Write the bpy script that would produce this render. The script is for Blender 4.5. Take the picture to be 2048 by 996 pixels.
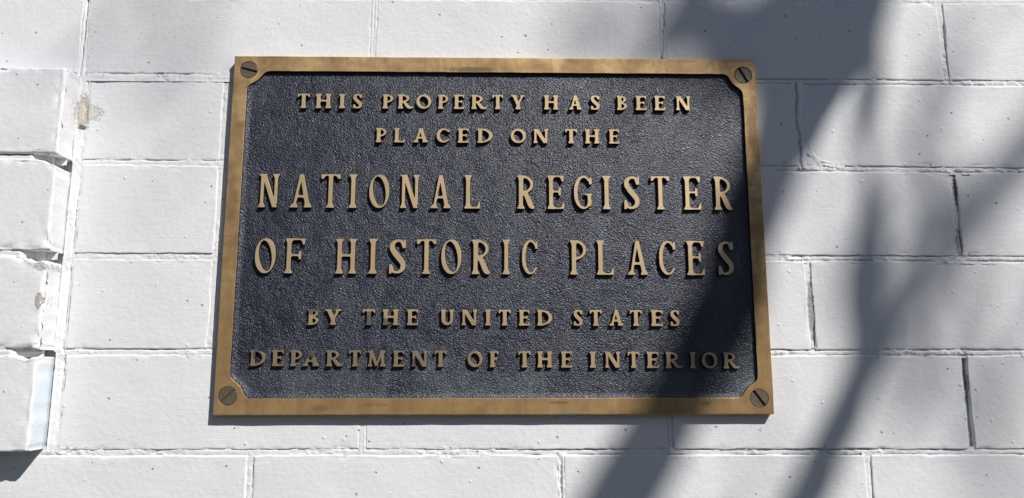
import bpy, math, random
import numpy as np
from mathutils import Vector, Matrix
from mathutils.geometry import tessellate_polygon

for o in list(bpy.data.objects):
    bpy.data.objects.remove(o)
scene = bpy.context.scene
C = scene.collection
ZC = 1.75                       # height of the plaque's centre above the ground
# axes: X to the right, -Y out of the wall, Z up; the wall face is y = 0

# ------------------------------------------------------------- camera
cam_d = bpy.data.cameras.new('camera')
cam = bpy.data.objects.new('camera', cam_d)
C.objects.link(cam)
R = [[9.99813274e-01, -6.20784804e-04, 1.93140155e-02],
     [-2.48494266e-03, 9.87055198e-01, 1.60361657e-01],
     [-1.91635495e-02, -1.60379708e-01, 9.86869347e-01]]       # rows: right, up, back in (x, z, out)
def w3(r): return Vector((r[0], -r[2], r[1]))
rr, ru, rb = map(w3, R)
cam.matrix_world = Matrix(((rr.x, ru.x, rb.x, 0.00189),
                           (rr.y, ru.y, rb.y, -(0.83243 + 0.010)),
                           (rr.z, ru.z, rb.z, ZC - 0.15781),
                           (0, 0, 0, 1)))
cam_d.sensor_width = 36
cam_d.lens = 1500 / 2048 * 36
cam_d.clip_start = 0.01
cam_d.clip_end = 2000
scene.camera = cam

# ------------------------------------------------------------- sky and sun
SUN = Vector((0.874, -1.0, 1.23)).normalized()                # direction towards the sun
elev = math.asin(SUN.z)
azim = math.atan2(SUN.x, SUN.y)
world = bpy.data.worlds.new('World')
scene.world = world
world.use_nodes = True
wn = world.node_tree
bg = wn.nodes['Background']
sky = wn.nodes.new('ShaderNodeTexSky')
sky.sky_type = 'NISHITA'
sky.sun_disc = False
sky.sun_elevation = elev
sky.sun_rotation = azim
sky.altitude = 100
wn.links.new(sky.outputs[0], bg.inputs[0])
sky.ozone_density = 3.2
bg.inputs[1].default_value = 0.05
sd = bpy.data.lights.new('sun', 'SUN')
sd.energy = 4.9
sd.angle = math.radians(0.53)
sd.color = (1.0, 0.968, 0.925)
so = bpy.data.objects.new('sun', sd)
so.rotation_euler = SUN.to_track_quat('Z', 'Y').to_euler()
so.location = (3, -4, 6)
C.objects.link(so)
scene.view_settings.view_transform = 'Standard'
scene.view_settings.look = 'None'
scene.view_settings.gamma = 1
scene.view_settings.exposure = 0.08

rnd = random.Random(7)

# ------------------------------------------------------------- helpers
def hash2(ix, iy, seed):
    h = (ix.astype(np.int64) * 374761393 + iy.astype(np.int64) * 668265263 + seed * 974634777) & 0x7fffffff
    h = (h ^ (h >> 13)) * 1274126177 & 0x7fffffff
    h = (h ^ (h >> 16)) & 0x7fffffff
    return (h % 100003) / 100003.0
def vnoise(x, y, seed=0):                                      # value noise in -1..1
    x = np.asarray(x, float); y = np.asarray(y, float)
    ix = np.floor(x); iy = np.floor(y)
    fx = x - ix; fy = y - iy
    fx = fx * fx * (3 - 2 * fx); fy = fy * fy * (3 - 2 * fy)
    a = hash2(ix, iy, seed); b = hash2(ix + 1, iy, seed)
    c = hash2(ix, iy + 1, seed); d = hash2(ix + 1, iy + 1, seed)
    return ((a + (b - a) * fx) * (1 - fy) + (c + (d - c) * fx) * fy) * 2 - 1
def fbm(x, y, seed=0, n=3):
    s = 0; a = 1; t = 0
    for k in range(n):
        s = s + a * vnoise(x * 2 ** k, y * 2 ** k, seed + 17 * k); t += a; a *= .5
    return s / t

def mesh(name, V, F, mat=None, smooth=False):
    me = bpy.data.meshes.new(name)
    me.from_pydata([tuple(map(float, v)) for v in V], [], [tuple(int(i) for i in f) for f in F])
    if smooth:
        me.polygons.foreach_set('use_smooth', [True] * len(me.polygons))
    me.update()
    if mat: me.materials.append(mat)
    return me
def obj(name, me, parent=None, loc=None):
    o = bpy.data.objects.new(name, me)
    C.objects.link(o)
    if loc is not None: o.location = loc
    if parent: o.parent = parent
    return o
def thing(name, label, cat, loc=(0, 0, 0)):
    o = bpy.data.objects.new(name, None)
    o.empty_display_size = .05
    o.location = loc
    C.objects.link(o)
    o['label'] = label; o['category'] = cat
    return o
def grid_faces(nx, nz, off=0, flip=False):
    i = np.arange(nx - 1)[:, None] * nz + np.arange(nz - 1)[None, :]
    i = i.ravel() + off
    q = np.stack([i, i + nz, i + nz + 1, i + 1], 1)
    return q[:, ::-1] if flip else q

# ------------------------------------------------------------- materials
class NT:
    def __init__(s, name):
        s.m = bpy.data.materials.new(name); s.m.use_nodes = True
        s.t = s.m.node_tree; s.b = s.t.nodes['Principled BSDF']
        s.pos = s.t.nodes.new('ShaderNodeNewGeometry').outputs['Position']
    def n(s, typ, **kw):
        x = s.t.nodes.new('ShaderNode' + typ)
        for k, v in kw.items(): setattr(x, k, v)
        return x
    def l(s, a, b): s.t.links.new(a, b)
    def math(s, op, a, b=None, c=None, clamp=False):
        x = s.n('Math', operation=op); x.use_clamp = clamp
        for i, v in enumerate((a, b, c)):
            if v is None: continue
            if isinstance(v, (int, float)): x.inputs[i].default_value = v
            else: s.l(v, x.inputs[i])
        return x.outputs[0]
    def scaled(s, vec, sc, rot=(0, 0, 0), loc=(0, 0, 0)):
        x = s.n('Mapping'); s.l(vec, x.inputs[0])
        x.inputs['Scale'].default_value = sc; x.inputs['Rotation'].default_value = rot
        x.inputs['Location'].default_value = loc
        return x.outputs[0]
    def noise(s, vec, scale, detail=3, rough=.5, dist=0):
        x = s.n('TexNoise'); s.l(vec, x.inputs['Vector'])
        x.inputs['Scale'].default_value = scale; x.inputs['Detail'].default_value = detail
        x.inputs['Roughness'].default_value = rough; x.inputs['Distortion'].default_value = dist
        return x.outputs[0]
    def voro(s, vec, scale, feature='F1', rand=1):
        x = s.n('TexVoronoi', feature=feature); s.l(vec, x.inputs['Vector'])
        x.inputs['Scale'].default_value = scale; x.inputs['Randomness'].default_value = rand
        return x
    def ramp(s, fac, a, b, lo=0., hi=1.):
        x = s.n('MapRange', interpolation_type='SMOOTHSTEP'); s.l(fac, x.inputs[0])
        for i, v in enumerate((a, b, lo, hi)): x.inputs[i + 1].default_value = v
        return x.outputs[0]
    def mix(s, fac, a, b):
        x = s.n('Mix', data_type='RGBA')
        for i, v in ((0, fac), (6, a), (7, b)):
            if isinstance(v, (int, float)): x.inputs[i].default_value = v
            elif isinstance(v, tuple): x.inputs[i].default_value = (*v, 1)
            else: s.l(v, x.inputs[i])
        return x.outputs[2]
    def spot(s, x, z, rx, rz, noise, amt=.5, y=0., ry=1e3):
        """mask of an irregular patch round the world point (x, z)"""
        a = s.n('VectorMath', operation='SUBTRACT'); s.l(s.pos, a.inputs[0]); a.inputs[1].default_value = (x, y, z)
        b = s.n('VectorMath', operation='DIVIDE'); s.l(a.outputs[0], b.inputs[0]); b.inputs[1].default_value = (rx, ry, rz)
        c = s.n('VectorMath', operation='LENGTH'); s.l(b.outputs[0], c.inputs[0])
        d = s.math('ADD', c.outputs['Value'], s.math('MULTIPLY', s.math('SUBTRACT', noise, .5), amt * 2))
        return s.ramp(d, .85, 1.05, 1., 0.)
    def bump(s, h, dist, strength=1., prev=None):
        x = s.n('Bump'); x.inputs['Distance'].default_value = dist; x.inputs['Strength'].default_value = strength
        s.l(h, x.inputs['Height'])
        if prev: s.l(prev, x.inputs['Normal'])
        return x.outputs[0]

def paint_material(name, bare=0.0, tint=None):
    m = NT(name)
    P = m.pos
    fine = m.noise(P, 900, 3, .6)
    mid = m.noise(P, 160, 3, .55)
    low = m.noise(P, 9, 2, .5)
    streak = m.noise(m.scaled(P, (14, 14, 420)), 1.0, 2, .6)
    # sparse pits of two sizes and small raised nubs
    v1 = m.voro(P, 74); sel = m.n('SeparateColor'); m.l(v1.outputs['Color'], sel.inputs[0])
    keep1 = m.ramp(sel.outputs[0], .40, .42)
    wob = m.math('MULTIPLY', mid, .035)
    clus = m.ramp(m.noise(P, 14, 2, .6), .34, .54)               # pits come in clusters and in all sizes
    siz = m.math('MULTIPLY', m.math('POWER', sel.outputs[1], 1.8), .06)
    pit1 = m.math('MULTIPLY', m.math('MULTIPLY', m.ramp(m.math('SUBTRACT', m.math('ADD', v1.outputs['Distance'], wob), siz), .030, .070, 1., 0.), keep1), clus)
    v2 = m.voro(P, 24); sel2 = m.n('SeparateColor'); m.l(v2.outputs['Color'], sel2.inputs[0])
    keep2 = m.ramp(sel2.outputs[1], .80, .82)
    pit2 = m.math('MULTIPLY', m.ramp(m.math('ADD', v2.outputs['Distance'], wob), .038, .062, 1., 0.), keep2)
    v3 = m.voro(P, 48); sel3 = m.n('SeparateColor'); m.l(v3.outputs['Color'], sel3.inputs[0])
    nub = m.math('MULTIPLY', m.ramp(m.math('ADD', v3.outputs['Distance'], m.math('MULTIPLY', fine, .1)), .06, .17, 1., 0.), m.ramp(sel3.outputs[2], .6, .65))
    pits = m.math('MAXIMUM', pit1, pit2)
    white = m.mix(m.ramp(low, .35, .7), (.755, .755, .76), (.71, .715, .74))
    white = m.mix(m.math('MULTIPLY', m.ramp(mid, .5, .75), .18), white, (.70, .69, .66))
    if tint:
        for (x, z, rx, rz, y, ry) in tint:
            white = m.mix(m.math('MULTIPLY', m.spot(x, z, rx, rz, m.noise(P, 50, 2), .12, y, ry), .6), white, (.60, .72, .81))
    # unpainted block plus shade painted into the bottoms of the pits, and chips of lost paint
    col = m.mix(m.math('MULTIPLY', pits, .65), white, (.20, .19, .175))
    chip_n = m.noise(P, 420, 5, .75)
    masks = None
    for (x, z, rx, rz, c, a) in CHIPS:
        k = m.spot(x, z, rx, rz, chip_n, 1.9, 0., .016 if x > -.488 else 1e3)
        col = m.mix(m.math('MULTIPLY', k, a), col, c)
        masks = k if masks is None else m.math('MAXIMUM', masks, k)
    if bare:
        g = m.ramp(m.noise(P, 420, 3, .7), .60, .66)
        g = m.math('MULTIPLY', g, m.ramp(m.noise(P, 22, 2), .52, .62))
        col = m.mix(m.math('MULTIPLY', g, bare), col, (.33, .31, .28))
    m.l(col, m.b.inputs['Base Color'])
    m.b.inputs['Roughness'].default_value = .64
    m.b.inputs['Specular IOR Level'].default_value = .20
    h = m.math('ADD', m.math('MULTIPLY', fine, .10), m.math('MULTIPLY', mid, .42))
    h = m.math('ADD', h, m.math('MULTIPLY', streak, .11))
    h = m.math('ADD', h, m.math('MULTIPLY', nub, .50))
    h = m.math('SUBTRACT', h, m.math('MULTIPLY', pits, 1.1))
    h = m.math('ADD', h, m.math('MULTIPLY', m.math('MULTIPLY', masks, m.noise(P, 700, 3, .8)), 1.3))
    m.l(m.bump(h, .0011), m.b.inputs['Normal'])
    return m.m

# places where the paint has come off: x, z (from the plaque's centre), radii, colour, amount
CHIPS = [(x, z + ZC, rx, rz, c, a) for (x, z, rx, rz, c, a) in [
    (-.4790, .139, .0065, .018, (.62, .56, .45), .85),
    (-.468, .138, .009, .008, (.66, .60, .50), .15),
    (-.4785, .1205, .005, .003, (.10, .095, .085), .9),
    (-.4905, -.083, .003, .008, (.42, .32, .24), .6),
    (-.492, -.046, .006, .004, (.60, .54, .46), .4),
    (.536, .050, .0022, .016, (.25, .23, .21), .8),
    (.534, -.012, .004, .014, (.40, .38, .35), .7),
    (.358, -.090, .0026, .032, (.38, .36, .34), .75),
    (.527, -.17, .003, .022, (.35, .33, .31), .6)]]
M_paint = paint_material('white_paint')
M_paint_m = paint_material('white_paint_on_mortar', bare=.7)
M_paint_b = paint_material('white_paint_with_blue_touch_up', tint=[(-.484, ZC - .196, .5, .052, -.004, .021)])

def brass_material():
    m = NT('weathered_brass'); P = m.pos
    n1 = m.noise(m.scaled(P, (26, 1, 26)), 1.0, 4, .6, .6)
    n2 = m.noise(P, 130, 4, .65)
    brush = m.noise(m.scaled(P, (60, 60, 900)), 1.0, 2, .6)
    c = m.mix(m.ramp(n1, .3, .7), (.70, .475, .22), (.38, .235, .105))
    c = m.mix(m.math('MULTIPLY', m.ramp(n2, .5, .72), .45), c, (.33, .215, .12))
    tar = m.noise(m.scaled(P, (9, 1, 60)), 1.0, 4, .6, .8)
    tar2 = m.noise(m.scaled(P, (60, 1, 9)), 1.0, 4, .6, .8)
    c = m.mix(m.math('MULTIPLY', m.ramp(m.math('MULTIPLY', m.math('ADD', tar, tar2), .5), .44, .60), .45), c, (.25, .145, .065))
    # the lower half is browner
    sep = m.n('SeparateXYZ'); m.l(P, sep.inputs[0])
    low = m.ramp(m.math('ADD', sep.outputs[2], m.math('MULTIPLY', n1, .16)), ZC + .16, ZC - .12, 0., 1.)
    c = m.mix(m.math('MULTIPLY', low, .50), c, (.40, .245, .11))
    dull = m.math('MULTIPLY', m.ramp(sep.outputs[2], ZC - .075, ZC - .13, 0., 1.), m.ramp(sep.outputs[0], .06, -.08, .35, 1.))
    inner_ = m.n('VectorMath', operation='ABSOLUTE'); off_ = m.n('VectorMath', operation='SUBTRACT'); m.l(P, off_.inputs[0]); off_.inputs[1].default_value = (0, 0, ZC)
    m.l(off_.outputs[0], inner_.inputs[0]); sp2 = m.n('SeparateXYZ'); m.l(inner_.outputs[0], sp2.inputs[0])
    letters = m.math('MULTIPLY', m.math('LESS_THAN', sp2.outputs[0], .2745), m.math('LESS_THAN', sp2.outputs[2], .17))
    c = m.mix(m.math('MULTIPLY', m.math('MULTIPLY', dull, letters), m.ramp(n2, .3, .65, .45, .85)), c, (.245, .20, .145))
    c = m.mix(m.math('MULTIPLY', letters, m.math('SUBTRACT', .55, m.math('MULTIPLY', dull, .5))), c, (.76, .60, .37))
    st = m.noise(P, 420, 5, .75)
    for (x, z, rx, rz, a) in [(-.03, .190, .030, .003, .55), (.07, -.192, .012, .002, .4), (-.13, -.194, .016, .002, .3),
                              (.23, -.193, .006, .002, .4), (-.19, -.198, .009, .004, .25), (.297, -.03, .004, .02, .3),
                              (.297, .12, .006, .030, .35), (-.297, .03, .005, .03, .2)]:
        c = m.mix(m.math('MULTIPLY', m.spot(x, z + ZC, rx, rz, st, .9), a), c, (.10, .075, .05))
    g = m.spot(.075, ZC - .203, .012, .003, st, .9)
    c = m.mix(m.math('MULTIPLY', g, .35), c, (.20, .34, .27))
    for (x, z, rx, rz) in [(-.2075, -.091, .012, .006), (-.140, -.1015, .010, .0085), (-.124, -.1055, .007, .0055),
                           (-.261, -.141, .005, .006), (-.203, -.139, .008, .006), (-.088, -.150, .006, .006)]:
        c = m.mix(m.math('MULTIPLY', m.spot(x, z + ZC, rx, rz, st, .7), .72), c, (.075, .07, .068))
    m.l(c, m.b.inputs['Base Color'])
    m.b.inputs['Metallic'].default_value = .52
    m.l(m.math('ADD', .36, m.math('MULTIPLY', tar, .22)), m.b.inputs['Roughness'])
    h = m.math('ADD', m.math('MULTIPLY', n2, .5), m.math('MULTIPLY', brush, .25))
    m.l(m.bump(h, .00025), m.b.inputs['Normal'])
    return m.m
M_brass = brass_material()
def enamel_material():
    m = NT('dark_enamel'); n = m.noise(m.pos, 300, 4, .7)
    m.l(m.mix(m.ramp(n, .52, .72), (.012, .014, .022), (.10, .07, .04)), m.b.inputs['Base Color'])
    m.b.inputs['Roughness'].default_value = .45
    m.l(m.bump(n, .0004), m.b.inputs['Normal'])
    return m.m
M_enamel = enamel_material()

def panel_material():
    m = NT('dark_leather_grain_enamel'); P = m.pos
    warp = m.n('VectorMath', operation='ADD')
    nz = m.n('TexNoise'); m.l(P, nz.inputs['Vector']); nz.inputs['Scale'].default_value = 60; nz.inputs['Detail'].default_value = 2
    sc = m.n('VectorMath', operation='SCALE'); m.l(nz.outputs[1], sc.inputs[0]); sc.inputs['Scale'].default_value = .006
    m.l(P, warp.inputs[0]); m.l(sc.outputs[0], warp.inputs[1])
    W = m.scaled(warp.outputs[0], (1, 1, 1.0), rot=(0, math.radians(-32), 0))
    W = m.scaled(W, (420, 420, 700))
    v = m.voro(W, 1.0, 'SMOOTH_F1'); v.inputs['Smoothness'].default_value = .35
    g = m.noise(W, 1.3, 3, .6, .4)
    stain = m.noise(m.scaled(P, (22, 1, 5)), 1.0, 4, .6)
    stain2 = m.noise(P, 16, 4, .6)
    c = m.mix(m.math('MULTIPLY', m.ramp(stain, .5, .75), .55), (.0115, .0145, .027), (.044, .054, .072))
    c = m.mix(m.math('MULTIPLY', m.ramp(stain2, .55, .8), .5), c, (.055, .065, .075))
    sep = m.n('SeparateXYZ'); m.l(P, sep.inputs[0])
    low = m.ramp(sep.outputs[2], ZC - .10, ZC - .19, 0., 1.)
    c = m.mix(m.math('MULTIPLY', low, m.ramp(stain2, .35, .65, 0., .6)), c, (.085, .10, .11))
    run = m.noise(m.scaled(P, (70, 1, 9)), 1.0, 4, .65)          # pale rain streaks below the letters
    c = m.mix(m.math('MULTIPLY', m.ramp(run, .60, .78), .42), c, (.13, .16, .18))
    m.l(c, m.b.inputs['Base Color'])
    m.l(m.math('ADD', .31, m.math('MULTIPLY', stain2, .06)), m.b.inputs['Roughness'])
    m.b.inputs['Specular IOR Level'].default_value = .62
    m.b.inputs['Specular Tint'].default_value = (.93, .95, 1, 1)
    h = m.math('ADD', m.math('MULTIPLY', v.outputs['Distance'], .55), m.math('MULTIPLY', g, .9))
    gb = m.ramp(m.noise(P, 30, 3, .6), .3, .7, .78, 1.08)
    m.l(m.bump(m.math('MULTIPLY', h, gb), .00092), m.b.inputs['Normal'])
    return m.m
M_panel = panel_material()

def screw_material():
    m = NT('dull_bronze_screw'); P = m.pos
    n = m.noise(P, 260, 4, .6)
    rings = m.noise(P, 900, 2, .6)
    m.l(m.mix(n, (.13, .105, .08), (.25, .195, .14)), m.b.inputs['Base Color'])
    m.b.inputs['Metallic'].default_value = .6
    m.b.inputs['Roughness'].default_value = .5
    m.l(m.bump(m.math('ADD', n, rings), .0003), m.b.inputs['Normal'])
    return m.m
M_screw = screw_material()

def plain_material(name, c1, c2, scale, rough=.85, bump=.01, bs=None):
    m = NT(name); n = m.noise(m.pos, scale, 5, .6)
    m.l(m.mix(n, c1, c2), m.b.inputs['Base Color'])
    m.b.inputs['Roughness'].default_value = rough
    m.l(m.bump(m.noise(m.pos, bs or scale * 4, 4, .6), bump), m.b.inputs['Normal'])
    return m.m
M_ground = plain_material('dark_asphalt', (.045, .045, .047), (.07, .07, .07), 3.0, .9, .004, 90)
M_bark = plain_material('tree_bark', (.10, .075, .05), (.21, .17, .125), 14.0, .9, .02, 40)

# ------------------------------------------------------------- ground
me = mesh('ground', [(-60, -60, 0), (60, -60, 0), (60, 60, 0), (-60, 60, 0)], [(0, 1, 2, 3)], M_ground)
g = obj('ground', me); g['kind'] = 'structure'

# ------------------------------------------------------------- brick wall
wall = thing('brick_wall', 'white painted brick wall behind and around the bronze plaque', 'wall', (0, 0, 0))
JT = [  # bed joints: height at x = 0 and slope, from the plaque's centre
    (.2855, 0.002), (.1822, -.001), (.0768, -.0046), (-.0305, -.0005), (-.1374, -.001), (-.2453, -.002)]
down = [(-.3525 - .1065 * k, 0) for k in range(13)]
up = [(.390 + .105 * k, 0) for k in range(8)]
beds = up[::-1] + JT + down                                   # top to bottom
beds = [(a + ZC, b) for a, b in beds]
beds = [q for q in beds if q[0] > .05] + [(0.004, 0)]
def zb(q, x): return q[0] + q[1] * x

def brick_mesh(name, x0, x1, zlo, zhi, yf, seed, mat, detail=True, depth=.045, gap=.0035, rmax=.0024, ysides=(0, 0), notch=()):
    """one brick as a rounded, uneven block; zlo and zhi are functions of x"""
    if not detail:
        e = .003; V = []; F = []
        cx0, cx1 = x0 + gap, x1 - gap
        rings = [(e, yf), (0, yf + e), (0, yf + depth)]
        for ins, y in rings:
            for (x, up_) in ((cx0 + ins, 0), (cx1 - ins, 0), (cx1 - ins, 1), (cx0 + ins, 1)):
                V.append((x, y, (zhi(x) - gap - ins) if up_ else (zlo(x) + gap + ins)))
        F.append((0, 1, 2, 3))
        for r in range(2):
            for k in range(4):
                a = r * 4 + k; b = r * 4 + (k + 1) % 4
                F.append((b, a, a + 4, b + 4))
        return V, F
    edge = np.array([0, .0004, .001, .0018, .003, .0045, .0065, .009])
    def spacing(L, step):
        n = max(2, int((L - 2 * .009) / step))
        mid = np.linspace(.009, L - .009, n + 1)[1:-1]
        return np.concatenate([edge, mid, (L - edge)[::-1]])
    L = x1 - x0 - 2 * gap; H = zhi(x0) - zlo(x0) - 2 * gap
    s = spacing(L, .0045); t = spacing(H, .0055)
    dep = np.array([depth, depth * .7, depth * .45, depth * .25, .004])
    S = np.concatenate([np.zeros(5), s, np.full(5, L)]); T = np.concatenate([np.zeros(5), t, np.full(5, H)])
    dS = np.concatenate([dep, np.zeros(len(s)), dep[::-1]]); dT = np.concatenate([dep, np.zeros(len(t)), dep[::-1]])
    X, Z = np.meshgrid(S, T, indexing='ij'); D1, D2 = np.meshgrid(dS, dT, indexing='ij')
    Dp = np.maximum(D1, D2)
    e = np.minimum(np.minimum(X, L - X), np.minimum(Z, H - Z))
    wx = X + x0 + gap; wz0 = Z + zlo(0)
    # wavy outline: push the borders in and out
    fall = np.exp(-e / .006)
    jn = fbm(wx / .010, wz0 / .010, seed, 3) * .0009 + fbm(wx / .05, wz0 / .05, seed + 5, 2) * .0010
    jf = vnoise(wx / .0028, wz0 / .0028, seed + 9) * .00045
    inward = fall * (jn + jf)
    cxn = np.where(X < L / 2, 1, -1) * np.exp(-np.minimum(X, L - X) / .006)
    czn = np.where(Z < H / 2, 1, -1) * np.exp(-np.minimum(Z, H - Z) / .006)
    X2 = X + cxn * inward; Z2 = Z + czn * inward
    r = rmax * (.60 + .35 * fbm(wx / .03, wz0 / .03, seed + 3, 2))
    q = np.clip(1 - e / r, 0, 1)
    round_ = r * (1 - np.sqrt(1 - q * q)) * .9
    ck = 2.2 if ysides[1] else 1.
    chip = np.clip(fbm(wx / .006, wz0 / .006, seed + 31, 3) - (.12 if ysides[1] else .25), 0, 1) * .0055 * ck * np.exp(-e / (.0045 if ysides[1] else .0035))
    low = fbm(wx / .09, wz0 / .06, seed + 11, 3) * .0007
    mid = fbm(wx / .018, wz0 / .018, seed + 13, 2) * .00022
    back = (Dp > 0)
    Y = yf + np.where(back, np.maximum(Dp, r * .9), round_ + chip) + low + mid
    wX = x0 + gap + X2
    frac = Z2 / H
    lo = zlo(wX) + gap; hi = zhi(wX) - gap
    for (nx_, nr, nd) in notch:                                 # broken top arris
        hi = hi - nd * np.exp(-((wX - nx_) / nr) ** 2) * (1 + .4 * vnoise(wX / .003, wX * 0, seed + 77))
    wZ = lo + (hi - lo) * frac
    if ysides[1]:                                               # relief on the visible return side
        wX = wX + np.where((X >= L - 1e-6) & back, fbm(Y / .012, wz0 / .012, seed + 41, 3) * .0006, 0)
    V = np.stack([wX, Y, wZ], -1).reshape(-1, 3)
    F = grid_faces(len(S), len(T))
    return V, F

def add_brick(x0, x1, zl, zh, yf, seed, mat, detail, parent, depth=.045, **kw):
    V, F = brick_mesh('brick', x0, x1, zl, zh, yf, seed, mat, detail, depth, **kw)
    V = np.array(V, float)
    c = np.array([(x0 + x1) / 2, yf, (zl((x0 + x1) / 2) + zh((x0 + x1) / 2)) / 2])
    o = obj('brick', mesh('brick', V - c, F, mat, detail), parent, Vector(c) - (parent.location if parent else Vector()))
    return o

LEN = .3435
rows_vis = {8: [-.4865, -.146, .199, .5385], 9: [-.4785, -.3160, .012, .357], 10: [-.4775, -.3160, -.155, .189, .534],
            11: [-.4780, -.3160, .0115, .3565], 12: [-.4750, -.145, .192, .527], 13: [-.6080, -.265, .0718, .409]}
XL, XR = -1.55, 1.75
nb = 0
THIN = {(8, -.4865), (8, -.146), (8, .199)}
PIL_L, PIL_R = -.790, -.4865                                   # pilaster
for i in range(len(beds) - 1):
    hi, lo = beds[i], beds[i + 1]
    known = rows_vis.get(i)
    if known is None:
        base = -.146 if i % 2 == 0 else .012
        js = [base + LEN * k for k in range(-8, 9)]
    else:
        js = list(known)
        x = js[-1]
        while x < XR: x += LEN; js.append(x)
        x = js[0]
        if i in (9, 10, 11, 12): x = -.79 + 0.0; js.insert(0, x)      # the pilaster stands here
        while x > XL: x -= LEN; js.insert(0, x)
    js = [x for x in js if XL - .2 < x < XR + .2]
    for a, b in zip(js[:-1], js[1:]):
        if b - a < .02: continue
        if i in (9, 10, 11, 12) and abs(a + .79) < .001: continue     # behind the pilaster
        det = (8 <= i <= 13) and b > -.70 and a < .70
        yf = rnd.uniform(-.0006, .0007)
        zl = lambda x, q=lo: zb(q, x)
        zh = lambda x, q=hi: zb(q, x)
        add_brick(a, b, zl, zh, yf, 100 + nb * 7, M_paint, det, wall, gap=.0031 if det else .0035)
        nb += 1

# the pilaster: bricks standing 29 mm proud of the wall on the left
pil = obj('pilaster', mesh('pilaster', [(x, y, z) for x in (PIL_L + .015, PIL_R - .012) for y in (-.016, .03) for z in (ZC - .232, ZC + .176)],
          [(0, 1, 3, 2), (4, 6, 7, 5), (0, 4, 5, 1), (2, 3, 7, 6), (0, 2, 6, 4), (1, 5, 7, 3)],
          M_paint_m), wall)
pil['label'] = 'projecting pier of four white painted bricks at the left edge'
NOTCH = [[], [(-.488, .012, .007)], [(-.497, .010, .0085), (-.486, .008, .003)], [(-.497, .010, .0045)]]
PJ = [.1838, .0775, -.0305, -.1375, -.2440]
for k in range(4):
    z1, z0 = PJ[k] + ZC, PJ[k + 1] + ZC
    for (a, b) in ((PIL_L, PIL_R),):
        add_brick(a, b + .003, (lambda x, z=z0: z), (lambda x, z=z1: z), -.0295 + rnd.uniform(-.0005, .0005), 900 + 13 * k,
                  M_paint_b if k == 3 else M_paint, True, pil, depth=.034, gap=.0030, rmax=.0036, ysides=(0, 1), notch=NOTCH[k])

# mortar: rough, uneven strips between the bricks, joined into one part
MV = []; MF = []; moff = 0
def strip(p0, p1, hw, recess, crumb, g_up, g_dn, seed, y0=0., wave=0., step=.0014, ramp_end=0., rand_g=True, cut=None, mid=False, gw=.0008):
    """a heightfield ribbon from p0 to p1 (x, z); v runs across it, positive = up or left"""
    global moff
    p0 = np.array(p0, float); p1 = np.array(p1, float)
    d = p1 - p0; Ln = np.linalg.norm(d); d /= Ln; nrm = np.array([-d[1], d[0]])
    nu = max(3, int(Ln / step)); W = hw + .0020
    v = np.linspace(-W, W, max(9, int(2 * W / .0009)))
    u = np.linspace(0, Ln, nu)
    U, Vv = np.meshgrid(u, v, indexing='ij')
    wx = p0[0] + d[0] * U + nrm[0] * Vv; wz = p0[1] + d[1] * U + nrm[1] * Vv
    n1 = fbm(wx / .007, wz / .007, seed, 3); n2 = vnoise(wx / .0024, wz / .0024, seed + 4)
    n3 = fbm(U / .05, Vv * 0, seed + 8, 2)
    amt = np.clip(.45 + 1.4 * fbm(wx / .035, wz / .035, seed + 61, 2), .30, 1.4)
    rec = recess + crumb * amt * (.7 * n1 + .5 * n2) + .0007 * n3
    wob = (.0006 + (.0010 if wave > .002 else 0)) * fbm(U / .008, U * 0, seed + 21, 3) + wave * fbm(U / .03, U * 0, seed + 22, 3)
    for (c, gd, sd_) in ((0. if mid else hw * .78, g_up, 51), (-hw * .78, g_dn, 71)):
        if gd <= 0: continue
        on = np.clip(.55 + 1.3 * fbm(U / .022, U * 0, seed + sd_, 3), 0, 1) if rand_g else 1.
        rec = rec + gd * on * np.exp(-((Vv - c - wob) / gw) ** 2)
    if mid: rec = rec + .0030 * (np.abs(Vv) / W) ** 3
    if ramp_end: rec = rec + ramp_end * np.clip((U - (Ln - .030)) / .012, 0, 1)
    if cut is not None: rec = rec + cut[2] * np.exp(-((U - cut[0]) / cut[1]) ** 4)
    Yy = y0 + rec
    V = np.stack([wx, Yy, wz], -1).reshape(-1, 3)
    MV.append(V); MF.append(grid_faces(nu, len(v), moff)); moff += len(V)

sd_ = 0
bed_par = {  # per bed joint: segments x0, x1, recess, crumb, groove up, groove down
    8: [(-.72, .72, .0010, .0008, .001, .001)],
    9: [(-.480, -.30, .0000, .0012, .0022, .0004), (.29, .72, .0004, .0017, .0016, .0028)],
    10: [(-.480, -.30, .0006, .0010, .0022, .0003), (.29, .72, .0005, .0018, .0022, .0032)],
    11: [(-.480, -.30, .0007, .0015, .0008, .0006), (.29, .72, .0009, .0017, .0032, .0028)],
    12: [(-.480, -.30, .0007, .0008, .0026, .0005), (.29, .72, .0009, .0018, .0032, .0032)],
    13: [(-.72, .0, .0006, .0014, .0010, .0008), (.0, .72, .0010, .0014, .0026, .0032)]}
for i, segs in bed_par.items():
    q = beds[i]
    for (a, b, rc, cr, gu, gd) in segs:
        sd_ += 100
        strip((a, zb(q, a)), (b, zb(q, b)), .0040, rc, cr, gu, gd, sd_)
def head(i, x_, rc, cr, gl, gr, hw=.0040, **kw):
    """vertical joint in row i: gl is the groove on the left, gr on the right"""
    global sd_
    sd_ += 100
    za = zb(beds[i + 1], x_); zt = zb(beds[i], x_)
    strip((x_, za), (x_, zt), hw, rc, cr, gl, gr, sd_, **kw)
head(8, -.4865, -.0001, .0002, .0050, .0, hw=.0048, mid=True, rand_g=False)
head(8, -.146, -.0001, .0003, .0008, .0, hw=.0048, mid=True)
head(8, .199, -.0001, .0007, .0040, .0, wave=.0022, hw=.0050, mid=True, gw=.0008)
head(8, .5385, .0009, .0012, .0002, .0026)
head(9, -.316, .0009, .0008, .0012, .0004)
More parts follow.
